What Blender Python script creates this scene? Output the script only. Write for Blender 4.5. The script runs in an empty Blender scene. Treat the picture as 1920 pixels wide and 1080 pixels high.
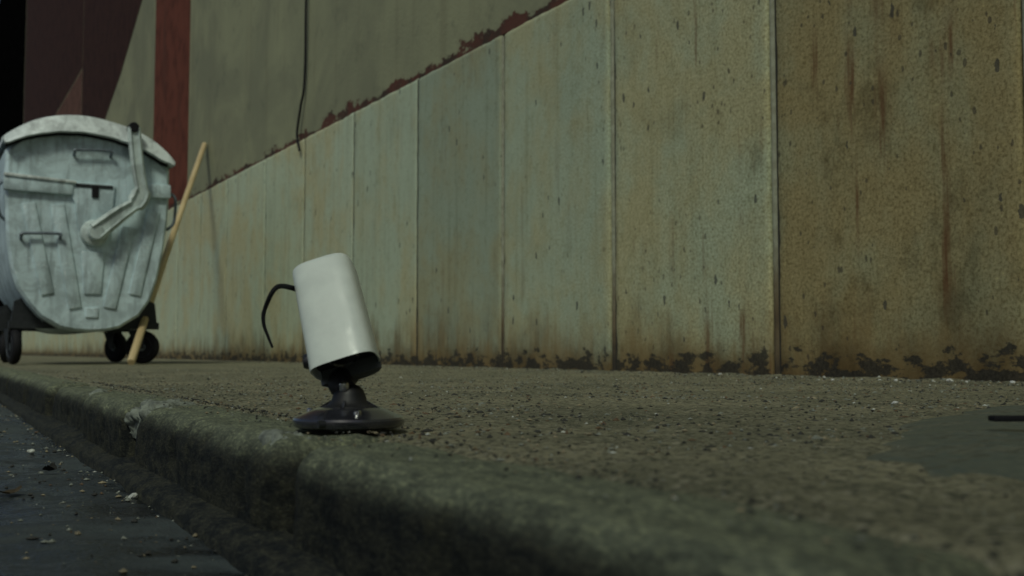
import bpy, bmesh, math, random
import numpy as np
from mathutils import Vector, Matrix, noise
R = math.radians
random.seed(7); rng = np.random.default_rng(7)
scene = bpy.context.scene
C = scene.collection

# ------------------------------------------------------------------ camera
cd = bpy.data.cameras.new('camera'); cam = bpy.data.objects.new('camera', cd); C.objects.link(cam)
cam.location = (0, 0, .07); cam.rotation_euler = (R(90 + 3.4336), 0, R(-29.854))
cd.sensor_width = 36; cd.lens = 37.5; cd.clip_start = .02; cd.clip_end = 500
cd.dof.use_dof = True; cd.dof.focus_distance = 1.45; cd.dof.aperture_fstop = 8.5
scene.camera = cam

# ------------------------------------------------------------------ sky, sun, exposure
SUN_EL, SUN_AZ = 50, 222          # azimuth clockwise from +Y: from behind the camera, over the road
w = bpy.data.worlds.new('World'); scene.world = w; w.use_nodes = True
nt = w.node_tree; bg = nt.nodes['Background']
sky = nt.nodes.new('ShaderNodeTexSky'); sky.sky_type = 'NISHITA'; sky.sun_disc = False
sky.sun_elevation = R(SUN_EL); sky.sun_rotation = R(SUN_AZ); sky.dust_density = 2.4; sky.air_density = 1.0; sky.ozone_density = 1.0
nt.links.new(sky.outputs[0], bg.inputs[0]); bg.inputs[1].default_value = .058
sd = bpy.data.lights.new('sun', 'SUN'); so = bpy.data.objects.new('sun', sd); C.objects.link(so)
sd.energy = 1.5; sd.angle = R(10); sd.color = (.93, 1, .82)
d = Vector((math.sin(R(SUN_AZ)) * math.cos(R(SUN_EL)), math.cos(R(SUN_AZ)) * math.cos(R(SUN_EL)), math.sin(R(SUN_EL))))
so.rotation_euler = d.to_track_quat('Z', 'Y').to_euler(); so.location = d * 20
vs = scene.view_settings; vs.view_transform = 'Standard'; vs.look = 'None'; vs.gamma = 1; vs.exposure = -.32

# ------------------------------------------------------------------ node helpers
class G:
    def __init__(s, name, rough=.8, metal=0., spec=.5):
        s.m = bpy.data.materials.new(name); s.m.use_nodes = True
        s.t = s.m.node_tree; s.b = s.t.nodes['Principled BSDF']
        s.b.inputs['Roughness'].default_value = rough; s.b.inputs['Metallic'].default_value = metal
        s.b.inputs['Specular IOR Level'].default_value = spec
        s.geo = s.t.nodes.new('ShaderNodeNewGeometry'); s.pos = s.geo.outputs['Position']
    def set(s, inp, v):
        if hasattr(v, 'is_linked'): s.t.links.new(v, inp)
        elif isinstance(v, (tuple, list)): inp.default_value = tuple(v) + ((1,) if len(v) == 3 and len(inp.default_value) == 4 else ())
        else: inp.default_value = v
    def vec(s, sx=1, sy=1, sz=1, off=(0, 0, 0), src=None):
        n = s.t.nodes.new('ShaderNodeMapping'); n.inputs['Scale'].default_value = (sx, sy, sz); n.inputs['Location'].default_value = off
        s.t.links.new(src or s.pos, n.inputs[0]); return n.outputs[0]
    def noise(s, scale, detail=4, rough=.55, vec=None, dist=0):
        n = s.t.nodes.new('ShaderNodeTexNoise'); n.inputs['Scale'].default_value = scale; n.inputs['Detail'].default_value = detail
        n.inputs['Roughness'].default_value = rough; n.inputs['Distortion'].default_value = dist
        s.t.links.new(vec or s.pos, n.inputs['Vector']); return n.outputs['Fac']
    def voro(s, scale, vec=None, rand=1):
        n = s.t.nodes.new('ShaderNodeTexVoronoi'); n.inputs['Scale'].default_value = scale; n.inputs['Randomness'].default_value = rand
        s.t.links.new(vec or s.pos, n.inputs['Vector']); return n.outputs['Distance'], n.outputs['Color']
    def math(s, op, a, b=0., clamp=False):
        n = s.t.nodes.new('ShaderNodeMath'); n.operation = op; n.use_clamp = clamp
        s.set(n.inputs[0], a); s.set(n.inputs[1], b); return n.outputs[0]
    def rng(s, v, a, b, c=0., d=1.):
        n = s.t.nodes.new('ShaderNodeMapRange'); n.interpolation_type = 'SMOOTHSTEP'
        s.set(n.inputs[0], v)
        for i, q in enumerate((a, b, c, d)): s.set(n.inputs[i + 1], q)
        return n.outputs[0]
    def mix(s, f, a, b, mode='MIX'):
        n = s.t.nodes.new('ShaderNodeMix'); n.data_type = 'RGBA'; n.blend_type = mode
        s.set(n.inputs[0], f); s.set(n.inputs[6], a); s.set(n.inputs[7], b); return n.outputs[2]
    def xyz(s, v=None):
        n = s.t.nodes.new('ShaderNodeSeparateXYZ'); s.t.links.new(v or s.pos, n.inputs[0]); return n.outputs
    def objcol(s):
        n = s.t.nodes.new('ShaderNodeObjectInfo'); return n.outputs['Color'], n.outputs['Random']
    def tex(s):
        n = s.t.nodes.new('ShaderNodeTexCoord'); return n.outputs['Object']
    def bump(s, h, strength=.4, dist=.004):
        n = s.t.nodes.new('ShaderNodeBump'); n.inputs['Strength'].default_value = strength; n.inputs['Distance'].default_value = dist
        s.set(n.inputs['Height'], h); s.t.links.new(n.outputs[0], s.b.inputs['Normal'])
    def col(s, c): s.set(s.b.inputs['Base Color'], c)
    def rough(s, r): s.set(s.b.inputs['Roughness'], r)

def simple(name, c, rough=.5, metal=0., spec=.5, vary=.25, scale=40, coat=0):
    g = G(name, rough, metal, spec); v = g.tex()
    n = g.noise(scale, 4, .6, v)
    lo = tuple(x * (1 - vary) for x in c); hi = tuple(min(1, x * (1 + vary)) for x in c)
    g.col(g.mix(g.rng(n, .3, .7), lo, hi)); g.rough(g.rng(n, .3, .7, max(0, rough - .12), min(1, rough + .12)))
    g.bump(n, .15, .001)
    if coat: g.b.inputs['Coat Weight'].default_value = coat; g.b.inputs['Coat Roughness'].default_value = .25
    return g.m

# ------------------------------------------------------------------ materials
def m_panel():
    g = G('cast_concrete_panel', .85, 0, .2); oc, _ = g.objcol()
    x, y, z = g.xyz()
    big = g.noise(1.6, 5, .6, dist=.6)
    mid = g.noise(6, 5, .6, g.vec(1, 1, .6, (3, 1, 0)))
    streak = g.noise(1, 5, .65, g.vec(1, 26, .9))
    fine = g.noise(110, 6, .78)
    warm = g.mix(1, oc, (.97, .90, .74), 'MULTIPLY')
    cool = g.mix(1, oc, (.94, 1.03, 1.01), 'MULTIPLY')
    c = g.mix(g.rng(g.math('ADD', g.math('MULTIPLY', big, .6), g.math('MULTIPLY', mid, .4)), .40, .60), cool, warm)
    c = g.mix(g.rng(streak, .47, .78, 0, .40), c, g.mix(1, c, (.55, .52, .44), 'MULTIPLY'))
    c = g.mix(g.rng(streak, .40, .22, 0, .35), c, g.mix(1, c, (1.25, 1.25, 1.22), 'MULTIPLY'))
    gr = g.rng(y, 4.2, 2.2, .25, .85)
    c = g.mix(g.math('MULTIPLY', g.rng(fine, .46, .62), gr), c, g.mix(1, c, (.50, .47, .40), 'MULTIPLY'))
    c = g.mix(g.math('MULTIPLY', g.rng(fine, .44, .34), gr), c, g.mix(1, c, (1.45, 1.42, 1.3), 'MULTIPLY'))
    c = g.mix(g.rng(g.noise(26, 5, .65), .50, .68, 0, .32), c, g.mix(1, c, (.62, .58, .48), 'MULTIPLY'))
    # rust coloured splash climbing from the foot
    edge = g.math('ADD', z, g.math('MULTIPLY', g.math('SUBTRACT', g.noise(3.2, 5, .65, g.vec(1, 1.6, .7)), .5), .55))
    edge = g.math('ADD', edge, g.math('MULTIPLY', g.math('SUBTRACT', streak, .5), .35))
    c = g.mix(g.math('MULTIPLY', g.rng(g.math('ADD', z, g.math('MULTIPLY', g.math('SUBTRACT', g.noise(7, 5, .7), .5), .22)), .13, .0), .75), c, (.075, .045, .018))
    c = g.mix(g.rng(edge, .27, -.02, 0, .80), c, g.mix(g.rng(mid, .4, .6), (.125, .078, .030), (.24, .165, .07)))
    bl = g.noise(4.2, 6, .68, g.vec(1, 1, .8, (2, 6, 4)))
    c = g.mix(g.math('MULTIPLY', g.rng(bl, .52, .66), g.rng(y, 3.2, 2.0, .12, .62)), c, g.mix(1, c, (.42, .40, .36), 'MULTIPLY'))
    # rust runs
    run = g.noise(1, 4, .7, g.vec(1, 11, .75, (0, 4.3, 1.2)))
    patch = g.noise(2.1, 2, .5, g.vec(1, 1, 1, (5, 9, 2)))
    rf = g.math('MULTIPLY', g.math('MULTIPLY', g.rng(run, .55, .66, 0, .85), g.rng(y, 3.4, 2.2, .22, 1.)), g.rng(patch, .45, .58))
    c = g.mix(rf, c, (.14, .065, .03))
    # mould blots in the lowest hand's breadth
    mo = g.noise(15, 6, .68, g.vec(1, .8, 1.5, (0, 2.2, 7)))
    lim = g.rng(z, .18, .0, -.05, .27)
    mould = g.rng(g.math('ADD', mo, lim), .70, .76)
    c = g.mix(g.math('MULTIPLY', mould, .88), c, g.mix(g.rng(fine, .4, .6), (.016, .018, .018), (.05, .047, .04)))
    # chips and pock marks, taller than wide
    vd, vc = g.voro(1, g.vec(0, 23, 9))
    cr = g.xyz(vc)
    rad = g.math('MULTIPLY', g.rng(cr[1], 0, 1, .03, .17), g.rng(g.math('ADD', cr[0], g.math('MULTIPLY', g.math('SUBTRACT', g.noise(2.3, 2), .5), .9)), .80, .84))
    wob = g.math('ADD', vd, g.math('MULTIPLY', g.math('SUBTRACT', g.noise(70, 3), .5), .34))
    pk = g.math('LESS_THAN', wob, rad)
    vd2, vc2 = g.voro(1, g.vec(0, 60, 34, (0, 3, 5))); cr2 = g.xyz(vc2)
    pk2 = g.math('LESS_THAN', g.math('ADD', vd2, g.math('MULTIPLY', g.math('SUBTRACT', g.noise(90, 3), .5), .5)), g.math('MULTIPLY', g.rng(g.math('ADD', cr2[0], g.math('MULTIPLY', g.math('SUBTRACT', g.noise(3.1, 3), .5), .7)), .90, .95), g.rng(cr2[2], 0, 1, .05, .33)))
    c = g.mix(g.math('MULTIPLY', pk, .75), c, (.045, .047, .05)); c = g.mix(g.math('MULTIPLY', pk2, g.rng(y, 4.0, 2.2, .15, .7)), c, (.07, .06, .045))
    g.col(c)
    h = g.math('SUBTRACT', g.math('ADD', g.math('MULTIPLY', fine, .6), g.math('MULTIPLY', mid, .8)), g.math('MULTIPLY', pk, .6))
    g.bump(h, .55, .005); return g.m

def m_upper():
    g = G('old_painted_render', .85, 0, .2); x, y, z = g.xyz()
    a = g.noise(1.1, 5, .6, dist=.5); b = g.noise(7, 5, .6); s = g.noise(1, 4, .6, g.vec(1, 9, .6))
    c = g.mix(g.rng(a, .35, .65), (.32, .325, .205), (.235, .24, .16))
    c = g.mix(g.rng(b, .55, .75, 0, .5), c, (.15, .155, .11)); c = g.mix(g.rng(s, .5, .75, 0, .35), c, (.18, .165, .105))
    rag = g.math('SUBTRACT', g.math('SUBTRACT', z, 1.43), g.math('ADD', .012, g.math('MULTIPLY', g.rng(g.noise(1, 6, .72, g.vec(1, 3.2, 6)), .40, .70), .085)))
    c = g.mix(g.rng(rag, .006, -.006), c, g.mix(g.rng(b, .4, .6), (.115, .048, .036), (.06, .042, .032)))
    g.col(c); g.bump(g.noise(60, 4, .6), .4, .006); return g.m

def m_paint(name, c):
    g = G(name, .85, 0, .15); b = g.noise(5, 5, .6); s = g.noise(1, 4, .6, g.vec(1, 8, .5))
    k = g.mix(g.rng(b, .4, .7), c, tuple(x * .6 for x in c)); k = g.mix(g.rng(s, .55, .75, 0, .4), k, (.05, .035, .025))
    g.col(k); g.bump(g.noise(60, 4), .3, .005); return g.m

def m_pave():
    g = G('dirty_asphalt', .9, 0, .18); fine = g.noise(420, 3, .65); mid = g.noise(130, 6, .74); big = g.noise(3.4, 6, .68)
    vd, vc = g.voro(230); cr = g.xyz(vc)
    c = g.mix(g.rng(big, .35, .65), (.150, .148, .094), (.265, .248, .156))
    c = g.mix(g.rng(mid, .48, .62, 0, .9), c, (.050, .055, .037)); c = g.mix(g.rng(fine, .52, .70, 0, .75), c, (.31, .29, .20))
    c = g.mix(g.rng(cr[0], .84, .88, 0, .75), c, (.03, .032, .028)); c = g.mix(g.rng(cr[1], .90, .93, 0, .6), c, (.36, .34, .24))
    g.col(c); g.bump(g.math('ADD', fine, g.math('MULTIPLY', mid, .8)), .6, .0025); g.rough(g.rng(mid, .35, .65, .62, .95)); return g.m

def m_kerb():
    g = G('granite_kerb', .8, 0, .2); n = g.geo.outputs['Normal']; nz = g.xyz(n)[2]; z = g.xyz()[2]
    kv = g.vec(1, .42, 1); fine = g.noise(330, 3, .65, kv); mid = g.noise(70, 6, .72, kv); big = g.noise(16, 5, .6, kv)
    top = g.mix(g.rng(mid, .4, .62), (.165, .182, .120), (.098, .110, .078))
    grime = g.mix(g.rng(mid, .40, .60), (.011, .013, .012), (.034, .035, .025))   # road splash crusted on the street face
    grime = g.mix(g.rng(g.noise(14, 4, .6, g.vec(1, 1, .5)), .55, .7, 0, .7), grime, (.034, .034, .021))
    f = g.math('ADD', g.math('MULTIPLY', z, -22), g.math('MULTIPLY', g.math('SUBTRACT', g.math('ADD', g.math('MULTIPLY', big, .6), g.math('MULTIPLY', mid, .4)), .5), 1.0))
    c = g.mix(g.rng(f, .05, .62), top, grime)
    c = g.mix(g.rng(fine, .5, .68, 0, .55), c, g.mix(1, c, (2.5, 2.4, 2.0), 'MULTIPLY')); c = g.mix(g.rng(fine, .5, .36, 0, .5), c, g.mix(1, c, (.45, .45, .45), 'MULTIPLY'))
    g.col(c); g.bump(g.math('ADD', fine, g.math('MULTIPLY', mid, 1.4)), .45, .003); return g.m

def m_road():
    g = G('worn_wet_road', .5); big = g.noise(3.2, 5, .62, dist=.8); mid = g.noise(24, 5, .65); fine = g.noise(240, 3, .6)
    dry = g.rng(g.math('ADD', g.math('MULTIPLY', big, .75), g.math('MULTIPLY', mid, .25)), .44, .58)
    c = g.mix(dry, (.009, .011, .011), (.058, .074, .070)); c = g.mix(g.rng(mid, .47, .7, 0, .6), c, (.030, .034, .031))
    c = g.mix(g.rng(fine, .55, .7, 0, .4), c, (.10, .10, .085))
    g.col(c); g.rough(g.rng(g.math('ADD', dry, g.math('MULTIPLY', mid, .5)), .1, 1.2, .20, .8)); g.bump(g.math('ADD', fine, mid), .5, .004); return g.m

def m_galv(name, base, wear):
    g = G(name, .5, .06); v = g.tex(); n = g.noise(9, 6, .65, v, .7); s = g.noise(1, 5, .6, g.vec(26, 26, 3, (0, 0, 0), v)); f = g.noise(60, 4, .6, v)
    c = g.mix(g.rng(n, .38, .64), base, tuple(x * .66 for x in base)); c = g.mix(g.rng(s, .50, .68, 0, .6), c, tuple(x * .42 for x in base))
    c = g.mix(g.rng(f, .60, .70, 0, .6), c, wear); c = g.mix(g.rng(g.noise(22, 5, .7, v), .66, .74, 0, .7), c, (.06, .055, .05))
    g.col(c); g.rough(g.rng(n, .3, .7, .42, .66)); g.bump(n, .25, .006); return g.m

def m_wood():
    g = G('pale_pine_pole', .6); v = g.tex(); n = g.noise(1, 5, .6, g.vec(70, 70, 3, (0, 0, 0), v))
    g.col(g.mix(g.rng(n, .35, .68), (.62, .49, .27), (.44, .33, .17))); g.bump(n, .2, .001); return g.m

M = dict(panel=m_panel(), upper=m_upper(), pave=m_pave(), kerb=m_kerb(), road=m_road(),
    galv=m_galv('galvanised_sheet', (.62, .77, .81), (.82, .89, .90)), lid=m_galv('worn_lid_sheet', (.78, .86, .85), (.84, .88, .87)),
    arm=m_galv('cast_lever_metal', (.60, .70, .68), (.74, .8, .78)), wood=m_wood(),
    red=m_paint('brick_red_paint', (.17, .054, .034)), dred=m_paint('dark_maroon_paint', (.050, .021, .015)), brn=m_paint('faded_brown_paint', (.15, .075, .055)),
    mortar=simple('old_mortar', (.185, .205, .17), .9, vary=.45, scale=90), joint=simple('joint_mortar_plain', (.3, .3, .2), .9),
    core=simple('dark_backing', (.03, .028, .022), .95), bed=simple('kerb_bedding', (.018, .018, .015), .95),
    white=simple('white_housing_paint', (.735, .805, .735), .40, vary=.04, scale=55), grey=simple('grey_casing_plastic', (.10, .11, .105), .5, vary=.1),
    black=simple('black_plastic', (.016, .017, .020), .32, vary=.2, coat=.3), gloss=simple('gunmetal_plastic', (.024, .025, .031), .16, vary=.2, coat=1),
    matt=simple('matt_black_plastic', (.012, .0125, .014), .6, vary=.2), rubber=simple('black_rubber', (.009, .009, .011), .75, 0., .25), steel=simple('bright_steel', (.62, .63, .62), .25, 1., vary=.1),
    dsteel=simple('dark_steel', (.028, .032, .035), .55, .3), hub=simple('caster_hub', (.16, .19, .22), .45, .5),
    glass=simple('dark_lens_glass', (.006, .006, .009), .06, 0, .6, coat=1), opening_black=simple('dark_opening_black', (.003, .003, .003), 1., 0., 0., vary=.3, scale=3),
    p_dark=simple('dark_grit', (.04, .04, .034), .9), p_tan=simple('tan_grit', (.25, .215, .135), .9), p_grey=simple('grey_grit', (.21, .225, .185), .9),
    p_pale=simple('pale_grit', (.5, .52, .46), .8), p_rust=simple('rust_grit', (.13, .085, .048), .9), white_stone=simple('white_stone', (.62, .63, .60), .7),
    leaf=simple('dead_leaf', (.13, .10, .055), .8), patch=None)
g = G('joint_mortar', .9); z_ = g.xyz()[2]; e_ = g.math('ADD', z_, g.math('MULTIPLY', g.math('SUBTRACT', g.noise(5, 4, .6), .5), .5)); n_ = g.noise(30, 5, .65)
c_ = g.mix(g.rng(n_, .38, .65), (.27, .27, .195), (.36, .37, .28)); c_ = g.mix(g.rng(e_, .48, .10, 0, .9), c_, (.105, .066, .030)); c_ = g.mix(g.rng(e_, .16, .02, 0, .85), c_, (.022, .02, .018))
g.col(c_); g.bump(n_, .4, .004); M['joint'] = g.m
g = G('smooth_cement_patch', .45); n_ = g.noise(9, 5, .65); dn_ = g.noise(95, 5, .68); g.col(g.mix(g.rng(g.math('ADD', g.math('MULTIPLY', n_, .7), g.math('MULTIPLY', dn_, .3)), .455, .56), g.mix(g.rng(dn_, .4, .6), (.072, .096, .084), (.105, .130, .106)), g.mix(g.rng(dn_, .45, .6), (.15, .155, .105), (.06, .065, .045)))); g.rough(g.rng(n_, .4, .6, .38, .8)); g.bump(g.noise(40, 4), .3, .003); M['patch'] = g.m

# ------------------------------------------------------------------ object helpers
def obj(name, me, m=None, parent=None, loc=None):
    if isinstance(me, bmesh.types.BMesh):
        b = me; me = bpy.data.meshes.new(name); bmesh.ops.recalc_face_normals(b, faces=b.faces); b.to_mesh(me); b.free()
    o = bpy.data.objects.new(name, me); C.objects.link(o)
    if m and not me.materials: me.materials.append(m)
    if parent: o.parent = parent
    if loc: o.location = loc
    return o
def empty(name, loc=(0, 0, 0)):
    o = bpy.data.objects.new(name, None); C.objects.link(o); o.location = loc; o.empty_display_size = .1; return o
def tag(o, label, cat, group=None):
    o['label'] = label; o['category'] = cat
    if group: o['group'] = group
    return o
def struct(o): o['kind'] = 'structure'; return o
def smooth(o, ang=40):
    me = o.data
    for p in me.polygons: p.use_smooth = True
    me.set_sharp_from_angle(angle=R(ang)); return o
def box(b, x0, x1, y0, y1, z0, z1):
    v = [b.verts.new(p) for p in ((x0, y0, z0), (x1, y0, z0), (x1, y1, z0), (x0, y1, z0), (x0, y0, z1), (x1, y0, z1), (x1, y1, z1), (x0, y1, z1))]
    return [b.faces.new([v[i] for i in f]) for f in ((0, 3, 2, 1), (4, 5, 6, 7), (0, 1, 5, 4), (1, 2, 6, 5), (2, 3, 7, 6), (3, 0, 4, 7))]
def bevel(b, w=.004, seg=2):
    bmesh.ops.bevel(b, geom=list(b.edges), offset=w, segments=seg, affect='EDGES', profile=.5, clamp_overlap=True)
def boxm(x0, x1, y0, y1, z0, z1, bv=0, seg=2):
    b = bmesh.new(); box(b, x0, x1, y0, y1, z0, z1)
    if bv: bevel(b, bv, seg)
    return b
def loft(b, rings, cap=True, closed=False):
    vr = [[b.verts.new(p) for p in r] for r in rings]; n = len(vr[0])
    for i in range(len(vr) - 1 + (1 if closed else 0)):
        A, B = vr[i], vr[(i + 1) % len(vr)]
        for j in range(n): b.faces.new((A[j], A[(j + 1) % n], B[(j + 1) % n], B[j]))
    if cap and not closed: b.faces.new(vr[0][::-1]); b.faces.new(vr[-1])
    return vr
def spline(pts, k=6):
    P = [Vector(p) for p in pts]; out = []
    for i in range(len(P) - 1):
        p0, p1, p2, p3 = P[max(i - 1, 0)], P[i], P[i + 1], P[min(i + 2, len(P) - 1)]
        for j in range(k):
            t = j / k; out.append(.5 * ((2 * p1) + (p2 - p0) * t + (2 * p0 - 5 * p1 + 4 * p2 - p3) * t * t + (3 * p1 - p0 - 3 * p2 + p3) * t ** 3))
    return out + [P[-1]]
def tube(pts, r, n=10, b=None, squash=None):
    b = b or bmesh.new(); P = [Vector(p) for p in pts]; rs = r if isinstance(r, (list, tuple)) else [r] * len(P); rings = []
    up = Vector((0, 0, 1))
    for i, p in enumerate(P):
        t = (P[min(i + 1, len(P) - 1)] - P[max(i - 1, 0)]).normalized()
        s = t.cross(up if abs(t.z) < .95 else Vector((1, 0, 0))).normalized(); q = s.cross(t)
        if i and s.dot(ls) < 0: s, q = -s, -q
        ls = s
        rings.append([p + (s * math.cos(a) + q * math.sin(a)) * rs[i] for a in (2 * math.pi * k / n for k in range(n))])
    loft(b, rings); return b
def lathe(prof, n=48, b=None, axis='Z'):
    b = b or bmesh.new()
    f = (lambda r, h, a: (r * math.cos(a), r * math.sin(a), h)) if axis == 'Z' else (lambda r, h, a: (h, r * math.cos(a), r * math.sin(a))) if axis == 'X' else (lambda r, h, a: (r * math.cos(a), h, r * math.sin(a)))
    loft(b, [[f(max(r, 1e-4), h, 2 * math.pi * k / n) for k in range(n)] for r, h in prof]); return b
def prism_xz(poly, y0, y1, bv=0, seg=2):
    b = bmesh.new(); loft(b, [[(x, y0, z) for x, z in poly], [(x, y1, z) for x, z in poly]])
    bmesh.ops.recalc_face_normals(b, faces=b.faces)
    if bv: bevel(b, bv, seg)
    return b
def n3(x, y, z=0.): return noise.noise(Vector((x, y, z)))
def fbm(x, y, z=0., o=4): return noise.fractal(Vector((x, y, z)), .9, 2.1, o)
def kerb_x(y): return .246 + .019 * y

# ------------------------------------------------------------------ setting: road, kerb, pavement
def grid(name, xs, ys, zf, m, xf=None):
    v = [((xf(x, y) if xf else x), y, zf(x, y)) for y in ys for x in xs]; nx = len(xs)
    f = [(j * nx + i, j * nx + i + 1, (j + 1) * nx + i + 1, (j + 1) * nx + i) for j in range(len(ys) - 1) for i in range(nx - 1)]
    me = bpy.data.meshes.new(name); me.from_pydata(v, [], f); o = obj(name, me, m)
    for p in me.polygons: p.use_smooth = True
    return o
def steps(a, b, d0, grow=1.0):
    out = [a]; d_ = d0
    while out[-1] < b: out.append(out[-1] + d_); d_ *= grow
    return out
ys = [-60, -20, -6, -3] + steps(-1.5, .2, .04) + steps(.21, 3.2, .012) + steps(3.23, 60, .03, 1.06)
xs = [0, .004, .0075, .009, .0105, .0125, .016, .021] + list(np.linspace(.028, 1, 126))
def pave_x(t, y): k = kerb_x(y) + .082; return k + (2.226 - k) * t
def pave_z(t, y):
    x = pave_x(t, y)
    z = -.003 + .0035 * fbm(x * 5, y * 5, 0) + .0012 * fbm(x * 28, y * 28, 3, 3) + .0006 * fbm(x * 110, y * 110, 6, 2)
    z += .010 * max(0, (x - 2.10) / .12) ** 2 * (1 + .6 * n3(0, y * 9, 4))
    q = x - kerb_x(y) - .097; z -= .022 * min(1, max(0, -q / .012)) + .003 * max(0, 1 - abs(q - .003) / .008)      # dives under the kerb's back edge
    return min(z, .006) if x < 2.08 else z
pave = struct(grid('pavement', xs, ys, pave_z, M['pave'], pave_x))
rx = [-60, -20, -8, -4, -2, -1.2] + list(np.linspace(-.8, .34, 70))
ry = [-60, -20, -6, -2, -.5] + steps(0, 3.5, .02) + steps(3.55, 60, .05, 1.08)
def road_z(x, y):
    z = -.094 + .005 * fbm(x * 3, y * 3, 9) + .003 * fbm(x * 16, y * 16, 1, 3)
    k = kerb_x(y) - x
    if k < .14: z -= .006 * (1 - max(k, 0) / .14)
    return z
road = struct(grid('road', rx, ry, road_z, M['road'], lambda x, y: min(x, kerb_x(y) + .05) if x > .0 else x))
far_ground = struct(obj('ground', boxm(-120, 120, -120, 160, -.6, -.35), M['road']))

kerb = struct(obj('kerb', None or bmesh.new(), M['bed']))
b = bmesh.new(); loft(b, [[(kerb_x(y) + .050, y, -.2), (kerb_x(y) + .050, y, -.040), (kerb_x(y) + .080, y, -.016), (kerb_x(y) + .102, y, -.014), (kerb_x(y) + .102, y, -.2)] for y in (-6, 0, 4, 60)])
bmesh.ops.recalc_face_normals(b, faces=b.faces); b.to_mesh(kerb.data); b.free()
def kerb_stone(y0, y1, seed, off, tilt, dz=0.):
    L = y1 - y0; ny = max(6, int(L / .012)) if y0 < 4 else 8
    prof = [(.0, -.19)] + [(.0, z) for z in (-.15, -.125, -.105, -.09, -.075, -.06, -.045)]
    prof += [(.026 - .026 * math.cos(a), -.030 + .030 * math.sin(a)) for a in (math.pi / 2 * k / 6 for k in range(7))]
    prof += [(.04, 0), (.055, .0005), (.07, 0), (.085, -.001), (.0965, -.003), (.099, -.012), (.099, -.19)]
    rings = []
    for j in range(ny + 1):
        t = j / ny; y = y0 + L * t; e = min(t, 1 - t) * L
        rnd = .026 * max(0, 1 - e / .030) ** 1.8
        ring = []
        for i, (px, pz) in enumerate(prof):
            k = .0040 * fbm(y * 7 + seed, pz * 14, px * 14) + .0014 * fbm(y * 24 + seed, pz * 45, px * 45, 3)
            if 6 <= i <= 11: k += .009 * min(0, fbm(y * 19 + seed * 3, 4.1, pz * 9) + .12)    # spalled arris
            cx, cz = (.05 - px), (-.06 - pz); l = math.hypot(cx, cz) or 1
            rr = rnd - k
            ring.append((kerb_x(y) + off + px + cx / l * rr + tilt * pz, y, pz + dz + (cz / l * rr if pz > -.18 else 0)))
        rings.append(ring)
    b = bmesh.new(); loft(b, rings); o = obj('kerb_stone', b, M['kerb'], kerb); smooth(o, 60)
jy = [-2.9, -2.25, -1.62, -1.0, -.40, .22, .825, 1.53, 2.0]
while jy[-1] < 30: jy.append(jy[-1] + random.uniform(.58, .78))
for i in range(len(jy) - 1):
    gp = {5: .024, 6: .026, 7: .018, 8: .022}.get(i) or .008 + .006 * random.random()
    kerb_stone(jy[i] + gp / 2, jy[i + 1] - gp / 2, i * 7.3, {6: .003, 7: -.007, 8: .008}.get(i, random.uniform(-.004, .004)), random.uniform(-.03, .03), {8: -.007, 6: -.002}.get(i, random.uniform(-.003, .001)))

b = bmesh.new()
loft(b, [[(kerb_x(y) - (.030 + .006 * n3(y * 5, 1)), y, -.125), (kerb_x(y) - (.028 + .006 * n3(y * 5, 1)), y, -.088 + .003 * n3(y * 9, 6)), (kerb_x(y) - .018, y, -.080 + .004 * n3(y * 7, 3)), (kerb_x(y) + .012, y, -.074 + .004 * n3(y * 8, 2)), (kerb_x(y) + .012, y, -.125)] for y in steps(-2.5, 29, .04, 1.02)])
smooth(obj('kerb_haunch', b, M['kerb'], kerb), 50)
def smear(y0, y1, s0, s1, seed, bias, thick=.005, off=0.):
    """thin crust of mortar hugging the rounded kerb: s runs from the street face (negative) over the arris to the tread"""
    def pt(y, q, h):
        k = kerb_x(y) + off
        if q < -.024: return (k - h, y, -.030 + (q + .024))
        if q < .024:
            a = (q + .024) / .048 * math.pi / 2; return (k + .026 - (.026 + h) * math.cos(a), y, -.030 + (.030 + h) * math.sin(a))
        return (k + .026 + (q - .024), y, h)
    ny, ns = int((y1 - y0) / .0022), int((s1 - s0) / .0022); b = bmesh.new(); V = []
    for i in range(ny + 1):
        row = []
        for j in range(ns + 1):
            y, q = y0 + (y1 - y0) * i / ny, s0 + (s1 - s0) * j / ns
            e = min(i, ny - i) / ny * 2 * min(j, ns - j) / ns * 2
            m = 1.5 * math.sqrt(e) - .75 + bias + 1.1 * fbm(y * 34, q * 34, seed, 6)
            h = -.009 + (.009 + thick) * max(0, min(1, m * 1.6)) ** .6 + .0016 * fbm(y * 120, q * 120, seed, 3)
            row.append(b.verts.new(pt(y, q, h)))
        V.append(row)
    for i in range(ny):
        for j in range(ns): b.faces.new((V[i][j], V[i][j + 1], V[i + 1][j + 1], V[i + 1][j]))
    smooth(obj('mortar_smear', b, M['mortar'], kerb), 80)
smear(1.42, 1.60, -.042, .085, 1.3, -.10, .004)
smear(.862, .95, -.012, .050, 6.1, -.20, .0025)
smear(1.94, 2.06, -.02, .07, 9.4, .0, .004)

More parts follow.
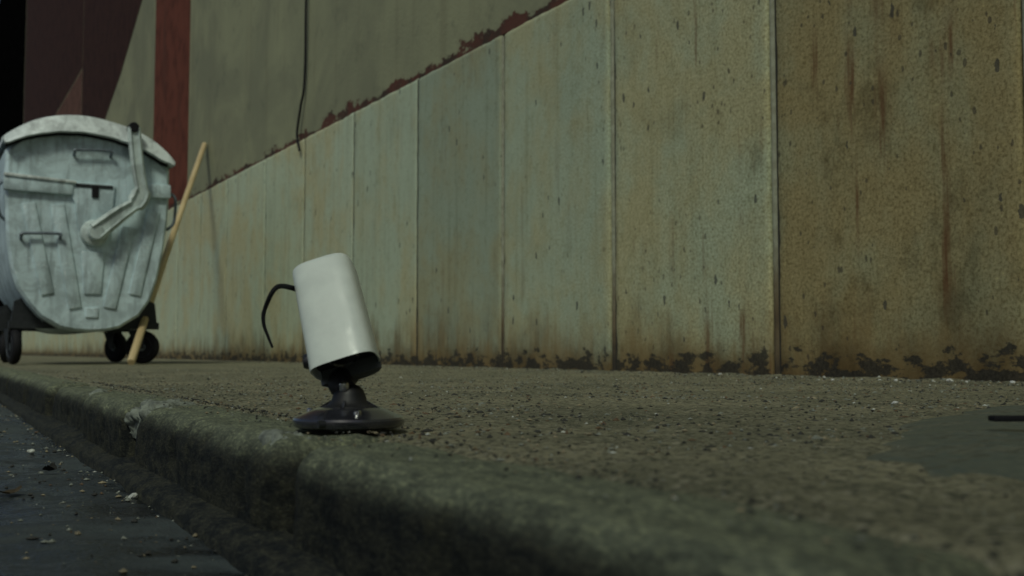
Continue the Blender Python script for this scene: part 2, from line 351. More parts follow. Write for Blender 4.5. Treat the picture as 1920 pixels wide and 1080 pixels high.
# smooth cement patch let into the pavement, a low swelling with a soft edge
pc, pr = Vector((.985, .61, 0)), (.58, .180)
ang = R(30); ca, sa = math.cos(ang), math.sin(ang)
b = bmesh.new(); rings = []
for k in range(15):
    t = k / 14; ring = []
    for j in range(72):
        a = 2 * math.pi * j / 72; wob = 1 + .05 * n3(math.cos(a) * 2, math.sin(a) * 2, 5) + .10 * fbm(math.cos(a) * 3.5, math.sin(a) * 3.5, 7, 5)
        lx, ly = pr[0] * t * wob * math.copysign(abs(math.cos(a)) ** .8, math.cos(a)), pr[1] * t * wob * math.copysign(abs(math.sin(a)) ** .8, math.sin(a))
        x, y = pc.x + lx * ca - ly * sa, pc.y + lx * sa + ly * ca
        z = .0065 - .0145 * t ** 3 + .002 * fbm(x * 14, y * 14, 2, 4)
        ring.append((x, y, z))
    rings.append(ring)
loft(b, rings); patch = struct(smooth(obj('cement_patch', b, M['patch']), 70))

# ------------------------------------------------------------------ the long wall
wall = obj('street_wall', boxm(2.2255, 2.75, -7.0, 25.3, -.2, 10.5), M['core'])
tag(wall, 'long grey concrete wall of tall panels with olive render above', 'wall')
top = obj('upper_render', boxm(2.211, 2.2250, -6.98, 25.28, 1.4315, 10.48), M['upper'], wall)
edges = [-6.62, -5.81, -5.0, -4.19, -3.38, -2.57, -1.76, -.95, -.13, .68, 1.49, 2.302, 3.115, 3.924, 4.775, 5.634, 6.479, 7.312, 8.33, 9.17]
while edges[-1] < 24.3: edges.append(edges[-1] + .84)
edges.append(25.28)
def panel(y0, y1, near, tint, seed):
    ny, nz = (30, 44) if near else (10, 16)
    g0 = .018 if y1 < 4 else .008
    y0 += g0; y1 -= g0; bv = .007 if y1 < 4 else .004; b = bmesh.new(); V = []
    uu = [0, .35 * bv, bv] + list(np.linspace(bv + .02, (y1 - y0) - bv - .02, ny)) + [(y1 - y0) - bv, (y1 - y0) - .35 * bv, y1 - y0]
    zz = [-.03] + list(np.linspace(.0, 1.41, nz)) + [1.4205, 1.428]
    for z in zz:
        row = []
        for u in uu:
            e = min(u, (y1 - y0) - u); dx = bv * (1 - min(1, e / bv)) ** 2
            dx += .0022 * fbm((y0 + u) * 3, z * 3, seed) + .0012 * fbm((y0 + u) * 22, z * 22, seed, 3)
            if e < .012: dx += .006 * max(0, fbm((y0 + u) * 9, z * 14, seed + 4) - .15)       # chipped arris
            if z > 1.425: dx += .006
            row.append(b.verts.new((2.2 + dx, y0 + u, z + (.005 * fbm((y0 + u) * 12, 0, seed) if z > 1.415 else 0))))
        V.append(row)
    for i in range(len(V) - 1):
        for j in range(len(uu) - 1): b.faces.new((V[i][j], V[i + 1][j], V[i + 1][j + 1], V[i][j + 1]))
    for row_edge in ([r[0] for r in V], [r[-1] for r in V][::-1]):            # returns into the joint
        back = [b.verts.new((2.2252, v.co.y, v.co.z)) for v in row_edge]
        for i in range(len(V) - 1): b.faces.new((row_edge[i], back[i], back[i + 1], row_edge[i + 1]))
    tp = V[-1]; back = [b.verts.new((2.2252, v.co.y, v.co.z)) for v in tp]
    for i in range(len(tp) - 1): b.faces.new((tp[i], back[i], back[i + 1], tp[i + 1]))
    me = bpy.data.meshes.new('panel'); b.to_mesh(me); b.free()
    o = obj('panel', me, M['panel'], wall); smooth(o, 60); o.color = tint + (1,)
for i in range(len(edges) - 1):
    y = (edges[i] + edges[i + 1]) / 2
    q = random.uniform(.95, 1.05)
    tint = next((t for lim_, t in ((2.3, (.40, .355, .215)), (3.1, (.52, .525, .375)), (3.9, (.49, .52, .395)), (4.7, (.40, .43, .335)), (5.6, (.49, .52, .40)), (6.4, (.56, .585, .45))) if y < lim_), (.56, .58, .44))  # panel tones; the wall's lit gradient, paler to the far end, is painted in
    tint = tuple(a * q for a in tint)
    panel(edges[i], edges[i + 1], -1 < y < 10, tint, i * 3.7)
for i in range(1, len(edges) - 1):
    y = edges[i]
    if y > 4:
        hw_ = {4.775: .0105, 5.634: .0095, 6.479: .0075}.get(y, .006)
        obj('joint_dark_strip', boxm(2.2035 + .0, 2.2248, y - hw_, y + hw_, -.03, 1.424), M['core'], wall); continue  # dark strip set nearly flush, so the joint reads as a dark line
    if y < -3: continue
    obj('joint_dark_strip', boxm(2.2085, 2.2248, y - .0178, y - .0085, -.03, 1.424), M['core'], wall)  # narrow dark strip beside the bead, drawn as a dark line
    b = bmesh.new(); rings = []
    for z in np.linspace(-.02, 1.42, 60):
        wv = .0132 + .0014 * n3(y, z * 7); px = .004 * fbm(y * 3, z * 5, 2)
        rings.append([(2.2262 - .0225 * math.sin(math.pi * k / 8) + px * .4, y + .0040 - wv * math.cos(math.pi * k / 8) + .0015 * n3(z * 5, y), z) for k in range(9)] + [(2.2268, y + .0174, z), (2.2268, y - .0092, z)])
    loft(b, rings); smooth(obj('mortar_bead', b, M['joint'], wall), 60)
def painted(name, poly, m):
    b = bmesh.new(); loft(b, [[(2.2112, y, z) for y, z in poly], [(2.2082, y, z) for y, z in poly]]); return obj(name, b, m, wall)
painted('painted_band', [(9.727, 1.47), (11.267, 1.47), (11.267, 10.4), (9.727, 10.4)], M['red'])
painted('painted_field', [(16.46, 1.47), (16.46, 10.4), (-0.0 + 9.0 + 2.3, 10.4), (11.9, 4.6), (13.266, 3.399), (16.2, 1.47)][:0] or [(15.5, 1.47), (16.46, 1.47), (16.46, 10.4), (11.3, 10.4), (11.3, 4.25), (13.266, 3.399), (14.377, 3.05)], M['dred'])
painted('painted_field', [(16.49, 1.47), (25.2, 1.47), (25.2, 10.4), (16.49, 10.4), (16.49, 4.22), (19.49, 4.14), (22.4, 3.2), (16.49, 3.0)], M['dred'])
painted('painted_triangle', [(16.50, 3.02), (22.2, 3.2), (19.45, 4.12), (16.50, 4.20)], M['brn'])

# near-black front beyond the wall's end; the opening's shade is put into its colour
dk = empty('dark_opening_front', (2.4, 25.4, 0)); tag(dk, 'near black front standing for the dark opening beyond the long wall', 'house')
o = obj('wall', boxm(0, 8, 0, 18, -.2, 11), M['opening_black'], dk)
for k in range(12): obj('cladding_board', boxm(-.03, -.002, .03 + k * 1.45, 1.44 + k * 1.45, 0, 10.8, .006), M['opening_black'], dk)

# ------------------------------------------------------------------ rubbish container
BX, BY = .945, 6.50
bin_ = empty('rubbish_container', (BX, BY, 0))
tag(bin_, 'battered galvanised steel rubbish container on castors with curved sliding lid and lever arm', 'rubbish container')
def ctr(p): return [(x - BX, z) for x, z in p]
side = [(.484, 1.20), (.482, 1.05), (.490, .85), (.500, .69), (.522, .542), (.556, .43), (.622, .337), (.681, .268), (.785, .207), (.865, .190), (.95, .186), (1.03, .191), (1.105, .208), (1.215, .280), (1.275, .37), (1.315, .50), (1.345, .66), (1.366, .83), (1.374, 1.0), (1.372, 1.155)]
arc = [(1.27, 1.235), (1.15, 1.29), (1.02, 1.325), (.89, 1.338), (.76, 1.33), (.65, 1.305), (.56, 1.27)]
L = 1.24
b = bmesh.new(); pl = ctr(side + arc); rings = []
for y, s in ((0.012, .975), (0, .955), (0, .93)): pass
rings = [[(x * .965, .0, (z - .75) * .975 + .75) for x, z in pl], [(x, .020, z) for x, z in pl], [(x, L - .02, z) for x, z in pl], [(x * .965, L, (z - .75) * .975 + .75) for x, z in pl]]
loft(b, rings); body = smooth(obj('body', b, M['galv'], bin_), 35)
# lid: a sector of a drum turning about the pivot
b = bmesh.new(); LA = [R(t) for t in np.linspace(43.5, 135.5, 34)]
pv = (.952 - BX, .748)
def lp(a, r): return (pv[0] + r * math.cos(a) + .0, pv[1] + r * math.sin(a) * 1.0)
UP = [(.466, 1.262), (.476, 1.276), (.547, 1.33), (.65, 1.386), (.774, 1.419), (.902, 1.427), (1.018, 1.412), (1.152, 1.379), (1.265, 1.327), (1.350, 1.262), (1.402, 1.206)]
LO = [(.474, 1.222), (.491, 1.222), (.55, 1.252), (.64, 1.285), (.754, 1.309), (.89, 1.317), (1.027, 1.303), (1.13, 1.277), (1.23, 1.241), (1.315, 1.196), (1.385, 1.172)]
UPs = [(p.x - BX, p.z) for p in spline([(x, 0, z) for x, z in UP], 4)]; LOs = [(p.x - BX, p.z + .004 * n3(p.x * 30, 2)) for p in spline([(x, 0, z) for x, z in LO], 4)]
loft(b, [[(l[0], -.066, l[1] + .006), (u[0], -.018, u[1] - .004), (u[0], -.010, u[1]), (u[0], -.008, u[1]), (l[0], -.010, l[1])] for u, l in zip(UPs, LOs)])
loft(b, [[(u[0], -.0102, u[1] - .022), (u[0], -.0102, u[1] - .001), (u[0], L + .03, u[1] - .001), (u[0], L + .03, u[1] - .022)] for u in UPs])
lid = smooth(obj('lid', b, M['lid'], bin_), 30)
for k in range(5):
    yy = .12 + k * .24; b = bmesh.new()
    loft(b, [[(u[0], yy - .02, u[1] - .004), (u[0], yy - .012, u[1] + .010), (u[0], yy + .012, u[1] + .010), (u[0], yy + .02, u[1] - .004)] for u in UPs[3:-3]])
    obj('lid_rib', b, M['lid'], lid)
b = bmesh.new(); loft(b, [[(l[0], -.030, l[1] - .010), (l[0], -.030, l[1] + .002), (l[0], .012, l[1] + .002), (l[0], .012, l[1] - .010)] for l in LOs[2:-2]])
obj('lid_seal', b, M['rubber'], lid)
# rim band
def band(poly, y0, y1, name='rim_band', m='galv', bv=.008):
    o = obj(name, prism_xz(ctr(poly), y0, y1, bv), M[m], bin_); smooth(o, 40); return o
band([(.474, 1.052), (.835, 1.034), (.835, .962), (.474, .968)], -.030, .012)
band([(.474, 1.064), (.850, 1.044), (.850, 1.028), (.474, 1.045)], -.040, .010, m='lid', bv=.005)
band([(1.20, 1.058), (1.376, 1.062), (1.378, .982), (1.20, .975)], -.028, .012)
# bearing plate
pp = [(.822, 1.036), (.822, .968), (.848, .915), (.868, .78), (.890, .715), (.922, .682), (.955, .672), (.992, .682), (1.022, .712), (1.038, .78), (1.052, .90), (1.062, 1.040)]
plate = band(pp, -.020, .010, 'bearing_plate', bv=.006)
b = lathe([(.0, -.055), (.030, -.055), (.036, -.045), (.070, -.035), (.078, -.018), (.078, .0)], 28, axis='Y'); o = obj('boss', b, M['arm'], plate, (.955 - BX, 0, .752)); smooth(o)
b = lathe([(.0, -.066), (.022, -.066), (.024, -.054), (.024, .0)], 20, axis='Y'); smooth(obj('pivot_pin', b, M['rubber'], plate, (.960 - BX, 0, .752)))
obj('latch_slot', boxm(.935 - BX, .972 - BX, -.030, .0, .955, 1.025, .004), M['rubber'], plate)
obj('latch_bar', boxm(.85 - BX, 1.05 - BX, -.026, .0, 1.012, 1.032, .003), M['dsteel'], plate)
# pressed ribs fanning down the end
def rib(x0, z0, x1, z1, wt, wb):
    dx, dz = x1 - x0, z1 - z0; l = math.hypot(dx, dz); nx, nz = -dz / l, dx / l
    P = [(x0 + nx * wt, z0 + nz * wt), (x1 + nx * wb, z1 + nz * wb), (x1 - nx * wb, z1 - nz * wb), (x0 - nx * wt, z0 - nz * wt)]
    o = obj('pressed_rib', prism_xz(ctr(P), -.011, .012, .0035, 2), M['galv'], body); smooth(o, 50)
for a in ((.605, .905, .717, .394, .034, .034), (.755, .905, .864, .318, .036, .034), (.952, .645, .954, .400, .062, .046), (1.142, .80, 1.048, .322, .036, .034), (1.285, .905, 1.186, .402, .034, .032)): rib(*a)
obj('drain_plug', boxm(.918 - BX, .988 - BX, -.010, .01, .265, .325, .006), M['galv'], body)
def grip(x0, x1, z0, z1, dr=-.05):
    pts = spline([(x0 - BX, .0, z0 - .03), (x0 - BX, -.035, z0 - .012), (x0 - BX + .012, -.038, z0), (x1 - BX - .012, -.038, z1), (x1 - BX, -.035, z1 - .012), (x1 - BX, .0, z1 - .03)], 4)
    smooth(obj('handle', tube(pts, .0085, 8), M['hub'], bin_), 60)
grip(.838, 1.035, 1.222, 1.232); grip(.572, .772, .728, .736)
# lever arm that swings the lid
def arm_part(pts, ws, name, par, yo=-.085, th=.030):
    P = [Vector((x - BX, 0, z)) for x, z in pts]; rings = []
    for i, p in enumerate(P):
        t = (P[min(i + 1, len(P) - 1)] - P[max(i - 1, 0)]).normalized(); q = Vector((-t.z, 0, t.x)); wd = ws[i]
        rings.append([(p.x + q.x * wd * u, yo + v * th, p.z + q.z * wd * u) for u, v in ((-1, 0), (-.9, -.6), (-.62, -.85), (-.5, -.35), (.5, -.35), (.62, -.85), (.9, -.6), (1, 0), (.9, .5), (-.9, .5))])
    b = bmesh.new(); loft(b, rings); o = obj(name, b, M['arm'], par); smooth(o, 50); return o
sp = [(p.x, p.z) for p in spline([(.955, 0, .752), (1.08, 0, .862), (1.165, 0, .930), (1.196, 0, 1.00), (1.180, 0, 1.10), (1.163, 0, 1.22), (1.148, 0, 1.372)], 5)]
np_ = len(sp); ws = [.058 - .020 * min(1, i / 9) + (.018 if 9 < i < 16 else 0) for i in range(np_)]
arm = arm_part(sp, ws, 'lever_arm', bin_)
smooth(obj('arm_pin', lathe([(.0, -.11), (.026, -.11), (.030, -.10), (.030, -.03)], 16, axis='Y'), M['rubber'], arm, (1.146 - BX, 0, 1.372)))
smooth(obj('arm_stub', lathe([(.040, -.10), (.045, -.09), (.045, .0)], 20, axis='Y'), M['arm'], arm, (.956 - BX, 0, .752)))
# side loops and trunnions
smooth(obj('side_loop', tube(spline([(.425, .06, 1.03), (.47, .05, 1.0), (.475, .05, .93), (.465, .05, .84), (.425, .06, .80)], 5), .009, 8), M['hub'], bin_), 60)
smooth(obj('side_loop', tube(spline([(-.455, .06, 1.03), (-.49, .05, 1.0), (-.495, .05, .93), (-.48, .05, .84), (-.44, .06, .80)], 5), .009, 8), M['hub'], bin_), 60)
# under-frame and castors
for s in (.16, L - .16):
    b = bmesh.new(); box(b, -.41, .41, s - .03, s + .03, .205, .245); obj('cross_bar', b, M['dsteel'], bin_)
for sx, ss in ((-1, .355), (1, .335)):
    for s in (.16, L - .16):
        P = [(sx * .24, .245), (sx * .40, .245), (sx * .385, .36), (sx * .345, .38)]
        b = bmesh.new(); loft(b, [[(x, s - .02, z) for x, z in P], [(x, s + .02, z) for x, z in P]]); obj('corner_bracket', b, M['dsteel'], bin_)
def castor(x, y, rz):
    e = empty('castor', (x, y, 0)); e.parent = bin_; e.rotation_euler = (0, 0, rz)
    b = lathe([(.045, -.022), (.088, -.024), (.098, -.015), (.100, 0), (.098, .015), (.088, .024), (.045, .022)], 32, axis='X'); smooth(obj('tyre', b, M['rubber'], e, (0, 0, .100)), 50)
    b = lathe([(.0, -.026), (.018, -.026), (.030, -.018), (.055, -.014), (.062, -.024), (.062, .024), (.055, .014), (.030, .018), (.018, .026), (0, .026)], 28, axis='X'); smooth(obj('hub', b, M['hub'], e, (0, 0, .100)), 40)
    b = bmesh.new()
    for q in (-1, 1):
        P = [(-.02, .09), (.02, .09), (.075, .19), (.075, .203), (-.01, .203), (-.02, .19)]
        loft(b, [[(q * .032, yy, z) for yy, z in P], [(q * .037, yy, z) for yy, z in P]])
    box(b, -.037, .037, -.01, .085, .197, .2045); obj('fork', b, M['dsteel'], e)
castor(.565 - BX, .16, R(8)); castor(1.275 - BX, .20, R(62)); castor(.60 - BX, L - .16, R(-15)); castor(1.27 - BX, L - .16, R(30))

# ------------------------------------------------------------------ pole leaning on the wall
p0, p1 = Vector((1.133, 6.27, .0)), Vector((2.188, 9.02, 1.815)); ax = (p1 - p0).normalized(); Lp = (p1 - p0).length
b = bmesh.new(); rings = []
for k in range(26):
    t = k / 25; r = .0225 - .0015 * t
    if k == 0: r *= .86
    if k == 25: r *= .72
    rings.append([(r * math.cos(a) + .006 * math.sin(3 * t), r * math.sin(a) + .004 * math.sin(5 * t), Lp * (t if k not in (1, 24) else (.004 if k == 1 else .995))) for a in (2 * math.pi * j / 14 for j in range(14))])
loft(b, rings); pole = smooth(obj('wooden_pole', b, M['wood'], None, p0 + Vector((0, 0, .012))), 50)
pole.rotation_euler = ax.to_track_quat('Z', 'Y').to_euler()
tag(pole, 'long pale wooden pole leaning against the wall beside the container', 'pole')

# ------------------------------------------------------------------ hanging cable
pts = spline([(2.19, 6.40, 4.6), (2.185, 6.44, 2.6), (2.192, 6.47, 1.84), (2.186, 6.528, 1.64), (2.180, 6.575, 1.47), (2.178, 6.515, 1.352)], 7)
cb = obj('hanging_cable', tube(pts, .0085, 8), M['rubber']); smooth(cb, 60)
tag(cb, 'thin black cable hanging loose down the olive upper wall', 'cable')

# ------------------------------------------------------------------ security camera on the kerb
OX = Vector((.361, .930, .0012))
sc = empty('security_camera', OX); tag(sc, 'white bullet security camera drooping on its round dark base at the kerb', 'security camera')
ph = R(29.854); er = Vector((math.cos(ph), -math.sin(ph), 0)); ec = Vector((-math.sin(ph), -math.cos(ph), 0)); eu = Vector((0, 0, 1))
def W3(r, u, c): return er * r + eu * u + ec * c
base = smooth(obj('base_plate', lathe([(.0, .0), (.0465, .0), (.0500, .0014), (.0512, .0042), (.0510, .0074), (.0496, .0094), (.0450, .0112), (.034, .0160), (.027, .0182), (.0, .0186)], 72), M['gloss'], sc), 28)
hubp = smooth(obj('swivel_hub', lathe([(.0250, .0165), (.0242, .0190), (.0195, .0205), (.0162, .0250), (.0146, .0300), (.0126, .0345), (.0090, .0378), (.004, .0394), (.0, .0396)], 40), M['matt'], sc), 40)
for k in range(3):
    a = R(20 + 120 * k); q = obj('screw', lathe([(.0, .0175), (.0022, .0172), (.0034, .0160), (.0036, .0130)], 14), M['steel'], base, (.0375 * math.cos(a), .0375 * math.sin(a), 0)); smooth(q)
for k in range(4):
    a = R(-35 + 90 * k); b = bmesh.new()
    loft(b, [[(.0150, -s, .0170), (.0330, -s, .0148), (.0300, -s, .0172), (.0160, -s, .0250)] for s in (-.0014, .0014)])
    o = obj('gusset', b, M['gloss'], hubp); o.rotation_euler = (0, 0, a)
smooth(obj('cable_notch', lathe([(.0, -.004), (.0035, -.004), (.0035, .004), (0, .004)], 12, axis='X'), M['black'], base, tuple(W3(-.016, .0055, .0480))))
# pose of the head
F = W3(.27, -.85, .45).normalized(); T = (ec - F * ec.dot(F)).normalized(); S = T.cross(F)
if S.dot(er) < 0: S = -S
FC = W3(-.0025, .0558, .006)             # centre of the front opening, from the base
def head(s, t, f): return FC + S * s + T * t + F * f
def sect(k, hw, hh, e=.52):
    a = 2 * math.pi * k / 48; c_, s_ = math.cos(a), math.sin(a)
    return hw * math.copysign(abs(c_) ** e, c_), hh * math.copysign(abs(s_) ** e, s_)
Ls = .109
def ring(f, hw, hh, lip=0, e=.52):
    out = []
    for k in range(48):
        x, t = sect(k, hw, hh, e); out.append(head(x, t, f + lip * (t / hh)))
    return out
b = bmesh.new()
prof = [(-Ls, .0235, .0200), (-Ls + .0008, .0268, .0232), (-Ls + .0028, .0284, .0250), (-Ls + .007, .0291, .0258), (-.06, .0299, .0268), (-.02, .0305, .0276), (-.001, .0311, .0280), (0, .0309, .0279), (-.0006, .0297, .0266), (-.017, .0291, .0260)]
rg = [ring(f, hw, hh, lip=(.006 * max(0, 1 + f / .05) if f > -.05 else 0)) for f, hw, hh in prof]
loft(b, rg, cap=False); b.faces.new([v for v in b.verts[:48]] if False else [b.verts.new(p) for p in ring(-Ls, .0235, .0200)])
bmesh.ops.remove_doubles(b, verts=b.verts, dist=1e-6)
house = smooth(obj('housing', b, M['white'], sc), 45)
b = bmesh.new(); loft(b, [ring(-.0155, .0287, .0263), ring(-.012, .0286, .0262)]); obj('face_plate', b, M['black'], house)
fr = Matrix((S, T, F)).transposed().to_4x4()
def on_head(name, bm, m, par, s, t, f):
    o = obj(name, bm, M[m], par); o.matrix_local = Matrix.Translation(head(s, t, f)) @ fr; smooth(o, 40); return o
on_head('lens_ring', lathe([(.010, -.002), (.0135, -.002), (.0140, .004), (.0120, .005), (.0105, .0035)], 36), 'gloss', house, 0, 0, -.0115)
on_head('lens', lathe([(.0105, -.001), (.0105, .0006), (.008, .0024), (.004, .0034), (.0, .0036)], 32), 'glass', house, 0, 0, -.0115)
# darker lower casing: shallow tray under the head
b = bmesh.new(); rings = []
for f, g_ in ((-.080, .0), (-.077, .003), (-.02, .0035), (.000, .0032), (.002, .0012)):
    rings.append([head(x * .0292 * (.90 if f < -.07 else 1), -.0195 - .0085 * math.sqrt(max(0, 1 - abs(x) ** 3)) - g_ * (1 - abs(x) ** 4), f) for x in np.linspace(-1, 1, 17)] + [head(x * .026, -.0175, f) for x in np.linspace(1, -1, 9)])
loft(b, rings); smooth(obj('lower_casing', b, M['grey'], house), 50)
# bracket from the underside to the swivel, clamp screw, thumb knob
A0 = head(0, -.030, -.040); A1 = head(-.004, -.040, -.016)
pts = spline([A0, A1, W3(-.010, .0405, -.006), W3(-.003, .0325, -.001)], 6)
rs = [.0118 - .0012 * i / (len(pts) - 1) for i in range(len(pts))]
arm2 = smooth(obj('bracket_arm', tube(pts, rs, 18), M['matt'], sc), 50)
ks = lathe([(.0, .0042), (.0032, .0036), (.0044, .0020), (.0046, -.004)], 16)
o = obj('clamp_screw', ks, M['steel'], arm2, tuple(W3(-.0030, .0385, .0125))); o.rotation_euler = (ec * .8 + eu * .9).to_track_quat('Z', 'Y').to_euler(); smooth(o)
kb = lathe([(.0, .010), (.0065, .0095), (.0075, .007), (.0075, .001), (.0055, .0), (.0035, -.012)], 18)
o = obj('thumb_knob', kb, M['black'], arm2, tuple(W3(-.0365, .0600, -.022))); o.rotation_euler = (-er).to_track_quat('Z', 'Y').to_euler(); smooth(o)
back = head(-.0225, -.004, -Ls + .012)
cp = [back + S * .004, back - S * .006 + eu * .001] + [Vector(p) - OX - Vector((0, 0, .0)) + Vector((0, 0, .0)) for p in ((.3001, .9561, .1297), (.2909, .9626, .1101), (.2900, .9641, .0969), (.2942, .9626, .0837), (.2979, .9611, .0739))]
sp = spline(cp, 7); smooth(obj('cable', tube(sp, [.0030 - .0019 * i / (len(sp) - 1) for i in range(len(sp))], 10), M['rubber'], sc), 60)

# ------------------------------------------------------------------ small things on the ground
st = smooth(obj('iron_strip', boxm(-.085, .085, -.006, .006, 0, .0045, .001), M['rubber'], None, (.852, .527, .0135)), 40); st.rotation_euler = (0, 0, R(-27))
tag(st, 'flat black iron strip lying on the smooth dark cement patch', 'iron strip')
def chip(name, m, r, loc, seed, sq=.6):
    b = bmesh.new(); q = bmesh.ops.create_icosphere(b, subdivisions=2, radius=r)['verts']
    for v in q: v.co *= 1 + .5 * n3(v.co.x / r * 1.1 + seed, v.co.y / r * 1.1, v.co.z / r * 1.1); v.co.z *= sq
    o = obj(name, b, M[m], None, loc); return o
for i, (x, y, r) in enumerate(((2.075, 1.615, .0075), (1.93, 1.83, .004), (2.02, 1.72, .004), (2.10, 1.475, .0055), (2.06, 1.56, .0035), (2.12, 2.45, .005), (2.05, 1.40, .004), (2.13, 2.05, .004))):
    tag(chip('stone_chip', 'white_stone', r, (x, y, .003 + .3 * r), i * 3.1), 'small white stone chip lying along the foot of the wall', 'stone chip', 'white chips along the wall foot')
tag(chip('stone_chip', 'white_stone', .004, (1.127, .962, .004), 51), 'lone white stone chip out in the middle of the pavement', 'stone chip')
tag(chip('pebble', 'p_pale', .006, (.192, 1.905, -.091), 33), 'pale pebble on the road before the kerb joint with mortar smear', 'pebble')
tag(chip('pebble', 'p_pale', .0065, (.238, 1.280, -.094), 41), 'rough pale pebble lying in the gutter against the kerb', 'pebble')
def leaf(name, m, loc, L_, W_, rz, curl, seed):
    b = bmesh.new(); n = 10; V = []
    for i in range(n + 1):
        t = i / n; wd = W_ * (math.sin(math.pi * min(1, t * .96 + .02)) ** .7) * (1 + .25 * n3(t * 5, seed))
        V.append([b.verts.new(((t - .5) * L_, s * wd, curl * ((t - .5) ** 2 * 4) + .25 * curl * abs(s) + .002 * n3(t * 4, s, seed))) for s in (-1, -.5, 0, .5, 1)])
    for i in range(n):
        for j in range(4): b.faces.new((V[i][j], V[i][j + 1], V[i + 1][j + 1], V[i + 1][j]))
    bmesh.ops.solidify(b, geom=list(b.faces), thickness=.0006)
    o = obj(name, b, M[m], None, loc); o.rotation_euler = (0, 0, rz); smooth(o, 60); return o
tag(leaf('dead_leaf', 'leaf', (.112, 1.335, -.089), .032, .010, .5, .006, 2), 'curled tan dead leaf lying out on the road', 'leaf')
tag(leaf('dead_leaf', 'p_dark', (.180, 1.555, -.088), .030, .009, 1.2, .007, 6), 'dark wet dead leaf lying on the road near the gutter', 'leaf')

def grit(name, pts, rad, mats, mi):
    n = len(pts); o6 = np.array([(1, 0, 0), (-1, 0, 0), (0, 1, 0), (0, -1, 0), (0, 0, 1), (0, 0, -1)], float)
    F8 = np.array([(0, 2, 4), (2, 1, 4), (1, 3, 4), (3, 0, 4), (2, 0, 5), (1, 2, 5), (3, 1, 5), (0, 3, 5)])
    sc_ = rng.uniform(.55, 1.35, (n, 6, 1)) * np.asarray(rad)[:, None, None]
    a = rng.uniform(0, 2 * np.pi, n); v = o6[None] * sc_; v[:, :, 0] *= rng.uniform(.7, 1.9, n)[:, None]; v[:, :, 2] *= .7
    x = v[:, :, 0] * np.cos(a)[:, None] - v[:, :, 1] * np.sin(a)[:, None]; y = v[:, :, 0] * np.sin(a)[:, None] + v[:, :, 1] * np.cos(a)[:, None]
    v = np.stack([x, y, v[:, :, 2]], -1) + np.asarray(pts)[:, None, :]
    f = (F8[None] + 6 * np.arange(n)[:, None, None]).reshape(-1, 3)
    me = bpy.data.meshes.new(name); me.from_pydata(v.reshape(-1, 3).tolist(), [], f.tolist())
    for m in mats: me.materials.append(M[m])
    me.polygons.foreach_set('material_index', np.repeat(mi, 8).astype(np.int32)); me.update()
    o = obj(name, me); o['kind'] = 'stuff'; return o
P, Rd, Mi = [], [], []
def add(x, y, z, r, k): P.append((x, y, z)); Rd.append(r); Mi.append(k)
W_ = [.40, .22, .26, .025, .05]
cs = np.cumsum(W_) / sum(W_)
def pick(): return int(np.searchsorted(cs, rng.random()))
def pz(x, y): k = kerb_x(y) + .082; return pave_z((x - k) / (2.226 - k), y)
for _ in range(26000):
    y = .15 + 4.6 * rng.random() ** 1.7; k = kerb_x(y) + .09; x = k + (2.19 - k) * rng.random()
    if fbm(x * 3, y * 3, 8) < rng.uniform(-.9, .35): continue
    r = (.0006 + .0020 * rng.random() ** 3) * (.55 if y < .6 else 1)
    if ((x - pc.x) * ca + (y - pc.y) * sa) ** 2 / pr[0] ** 2 + ((y - pc.y) * ca - (x - pc.x) * sa) ** 2 / pr[1] ** 2 < rng.uniform(.1, 1.1): continue
    add(x, y, pz(x, y) + .3 * r, r, pick())
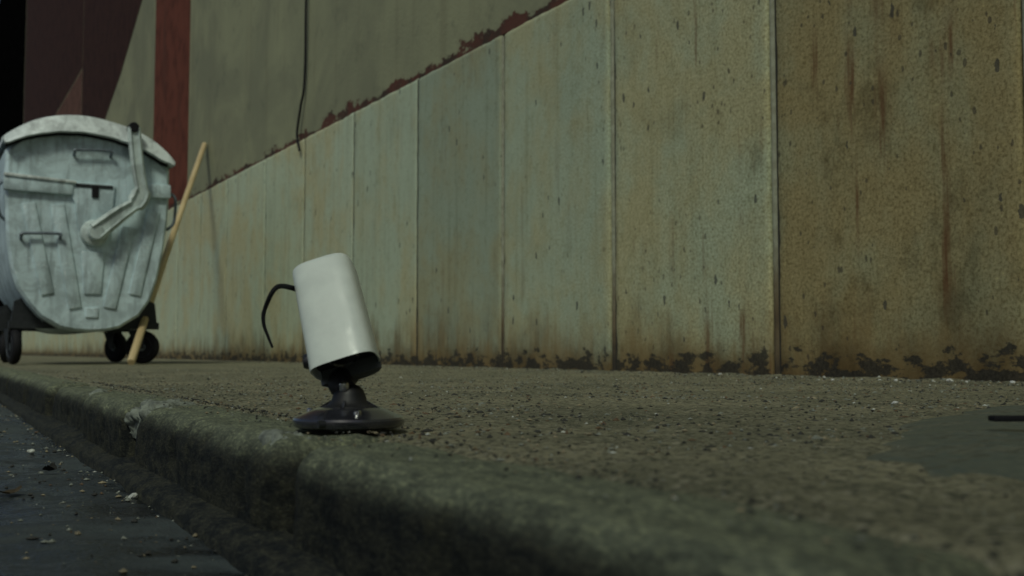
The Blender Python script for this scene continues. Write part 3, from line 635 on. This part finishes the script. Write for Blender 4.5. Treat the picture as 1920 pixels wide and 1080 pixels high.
for _ in range(9000):
    y = .62 + 2.2 * rng.random() ** 1.3; k = kerb_x(y) + .12; x = k + (2.15 - k) * rng.random()
    if fbm(x * 4, y * 4, 18) < rng.uniform(-.5, .5): continue
    if ((x - pc.x) * ca + (y - pc.y) * sa) ** 2 / pr[0] ** 2 + ((y - pc.y) * ca - (x - pc.x) * sa) ** 2 / pr[1] ** 2 < rng.uniform(.6, 1.1): continue
    r = .0012 + .0026 * rng.random() ** 2.5; add(x, y, pz(x, y) + .1 * r, r, int(rng.choice((0, 0, 0, 1, 1, 2, 2, 4))) if rng.random() < .985 else 3)
for _ in range(2600):
    y = .3 + 7 * rng.random() ** 1.4; x = 2.195 - abs(rng.normal(0, .055)); r = .001 + .0035 * rng.random() ** 2.5
    add(x, y, pz(x, y) + .3 * r, r, pick() if rng.random() < .93 else 3)
for _ in range(1300):
    y = .2 + 3.0 * rng.random(); x = kerb_x(y) + .099 + rng.normal(0, .006)
    if n3(y * 6, 3.3) < -.15: continue
    r = (.0006 + .0018 * rng.random() ** 2.2) * (.6 if y < .7 else 1); add(x, y, .0005 + .2 * r, r, 0 if rng.random() < .55 else pick())
for _ in range(500):
    y = .2 + 2.5 * rng.random(); x = kerb_x(y) + rng.uniform(.03, .095); r = .0006 + .0014 * rng.random() ** 2; add(x, y, .001, r, pick())
grit('grit', P, Rd, ('p_dark', 'p_tan', 'p_grey', 'p_pale', 'p_rust'), Mi)
P, Rd, Mi = [], [], []
for _ in range(2200):
    y = .4 + 4 * rng.random(); x = kerb_x(y) - (.02 + .5 * rng.random() ** 1.6); r = .0008 + .0032 * rng.random() ** 3; add(x, y, road_z(x, y) + .3 * r, r, pick())
grit('road_grit', P, Rd, ('p_dark', 'p_tan', 'p_grey', 'p_pale', 'p_rust'), Mi)

# ------------------------------------------------------------------ unseen house added across the street, behind the viewer, to shade the wall's near end
hs = empty('added_shade_house', (-6.2, -11.9, 0)); tag(hs, 'unseen tall house added across the road to shade the wall', 'house')
obj('wall', boxm(-9, 0, -26, 0, -.3, 19), M['upper'], hs)
for r_ in range(5):
    for c_ in range(7):
        y_ = -24.2 + c_ * 3.5; z_ = 1.2 + r_ * 3.4
        wn = obj('window', boxm(.0, .05, y_, y_ + 1.2, z_, z_ + 1.7, .01), M['dsteel'], hs); obj('pane', boxm(.052, .058, y_ + .08, y_ + 1.12, z_ + .08, z_ + 1.62), M['glass'], wn)
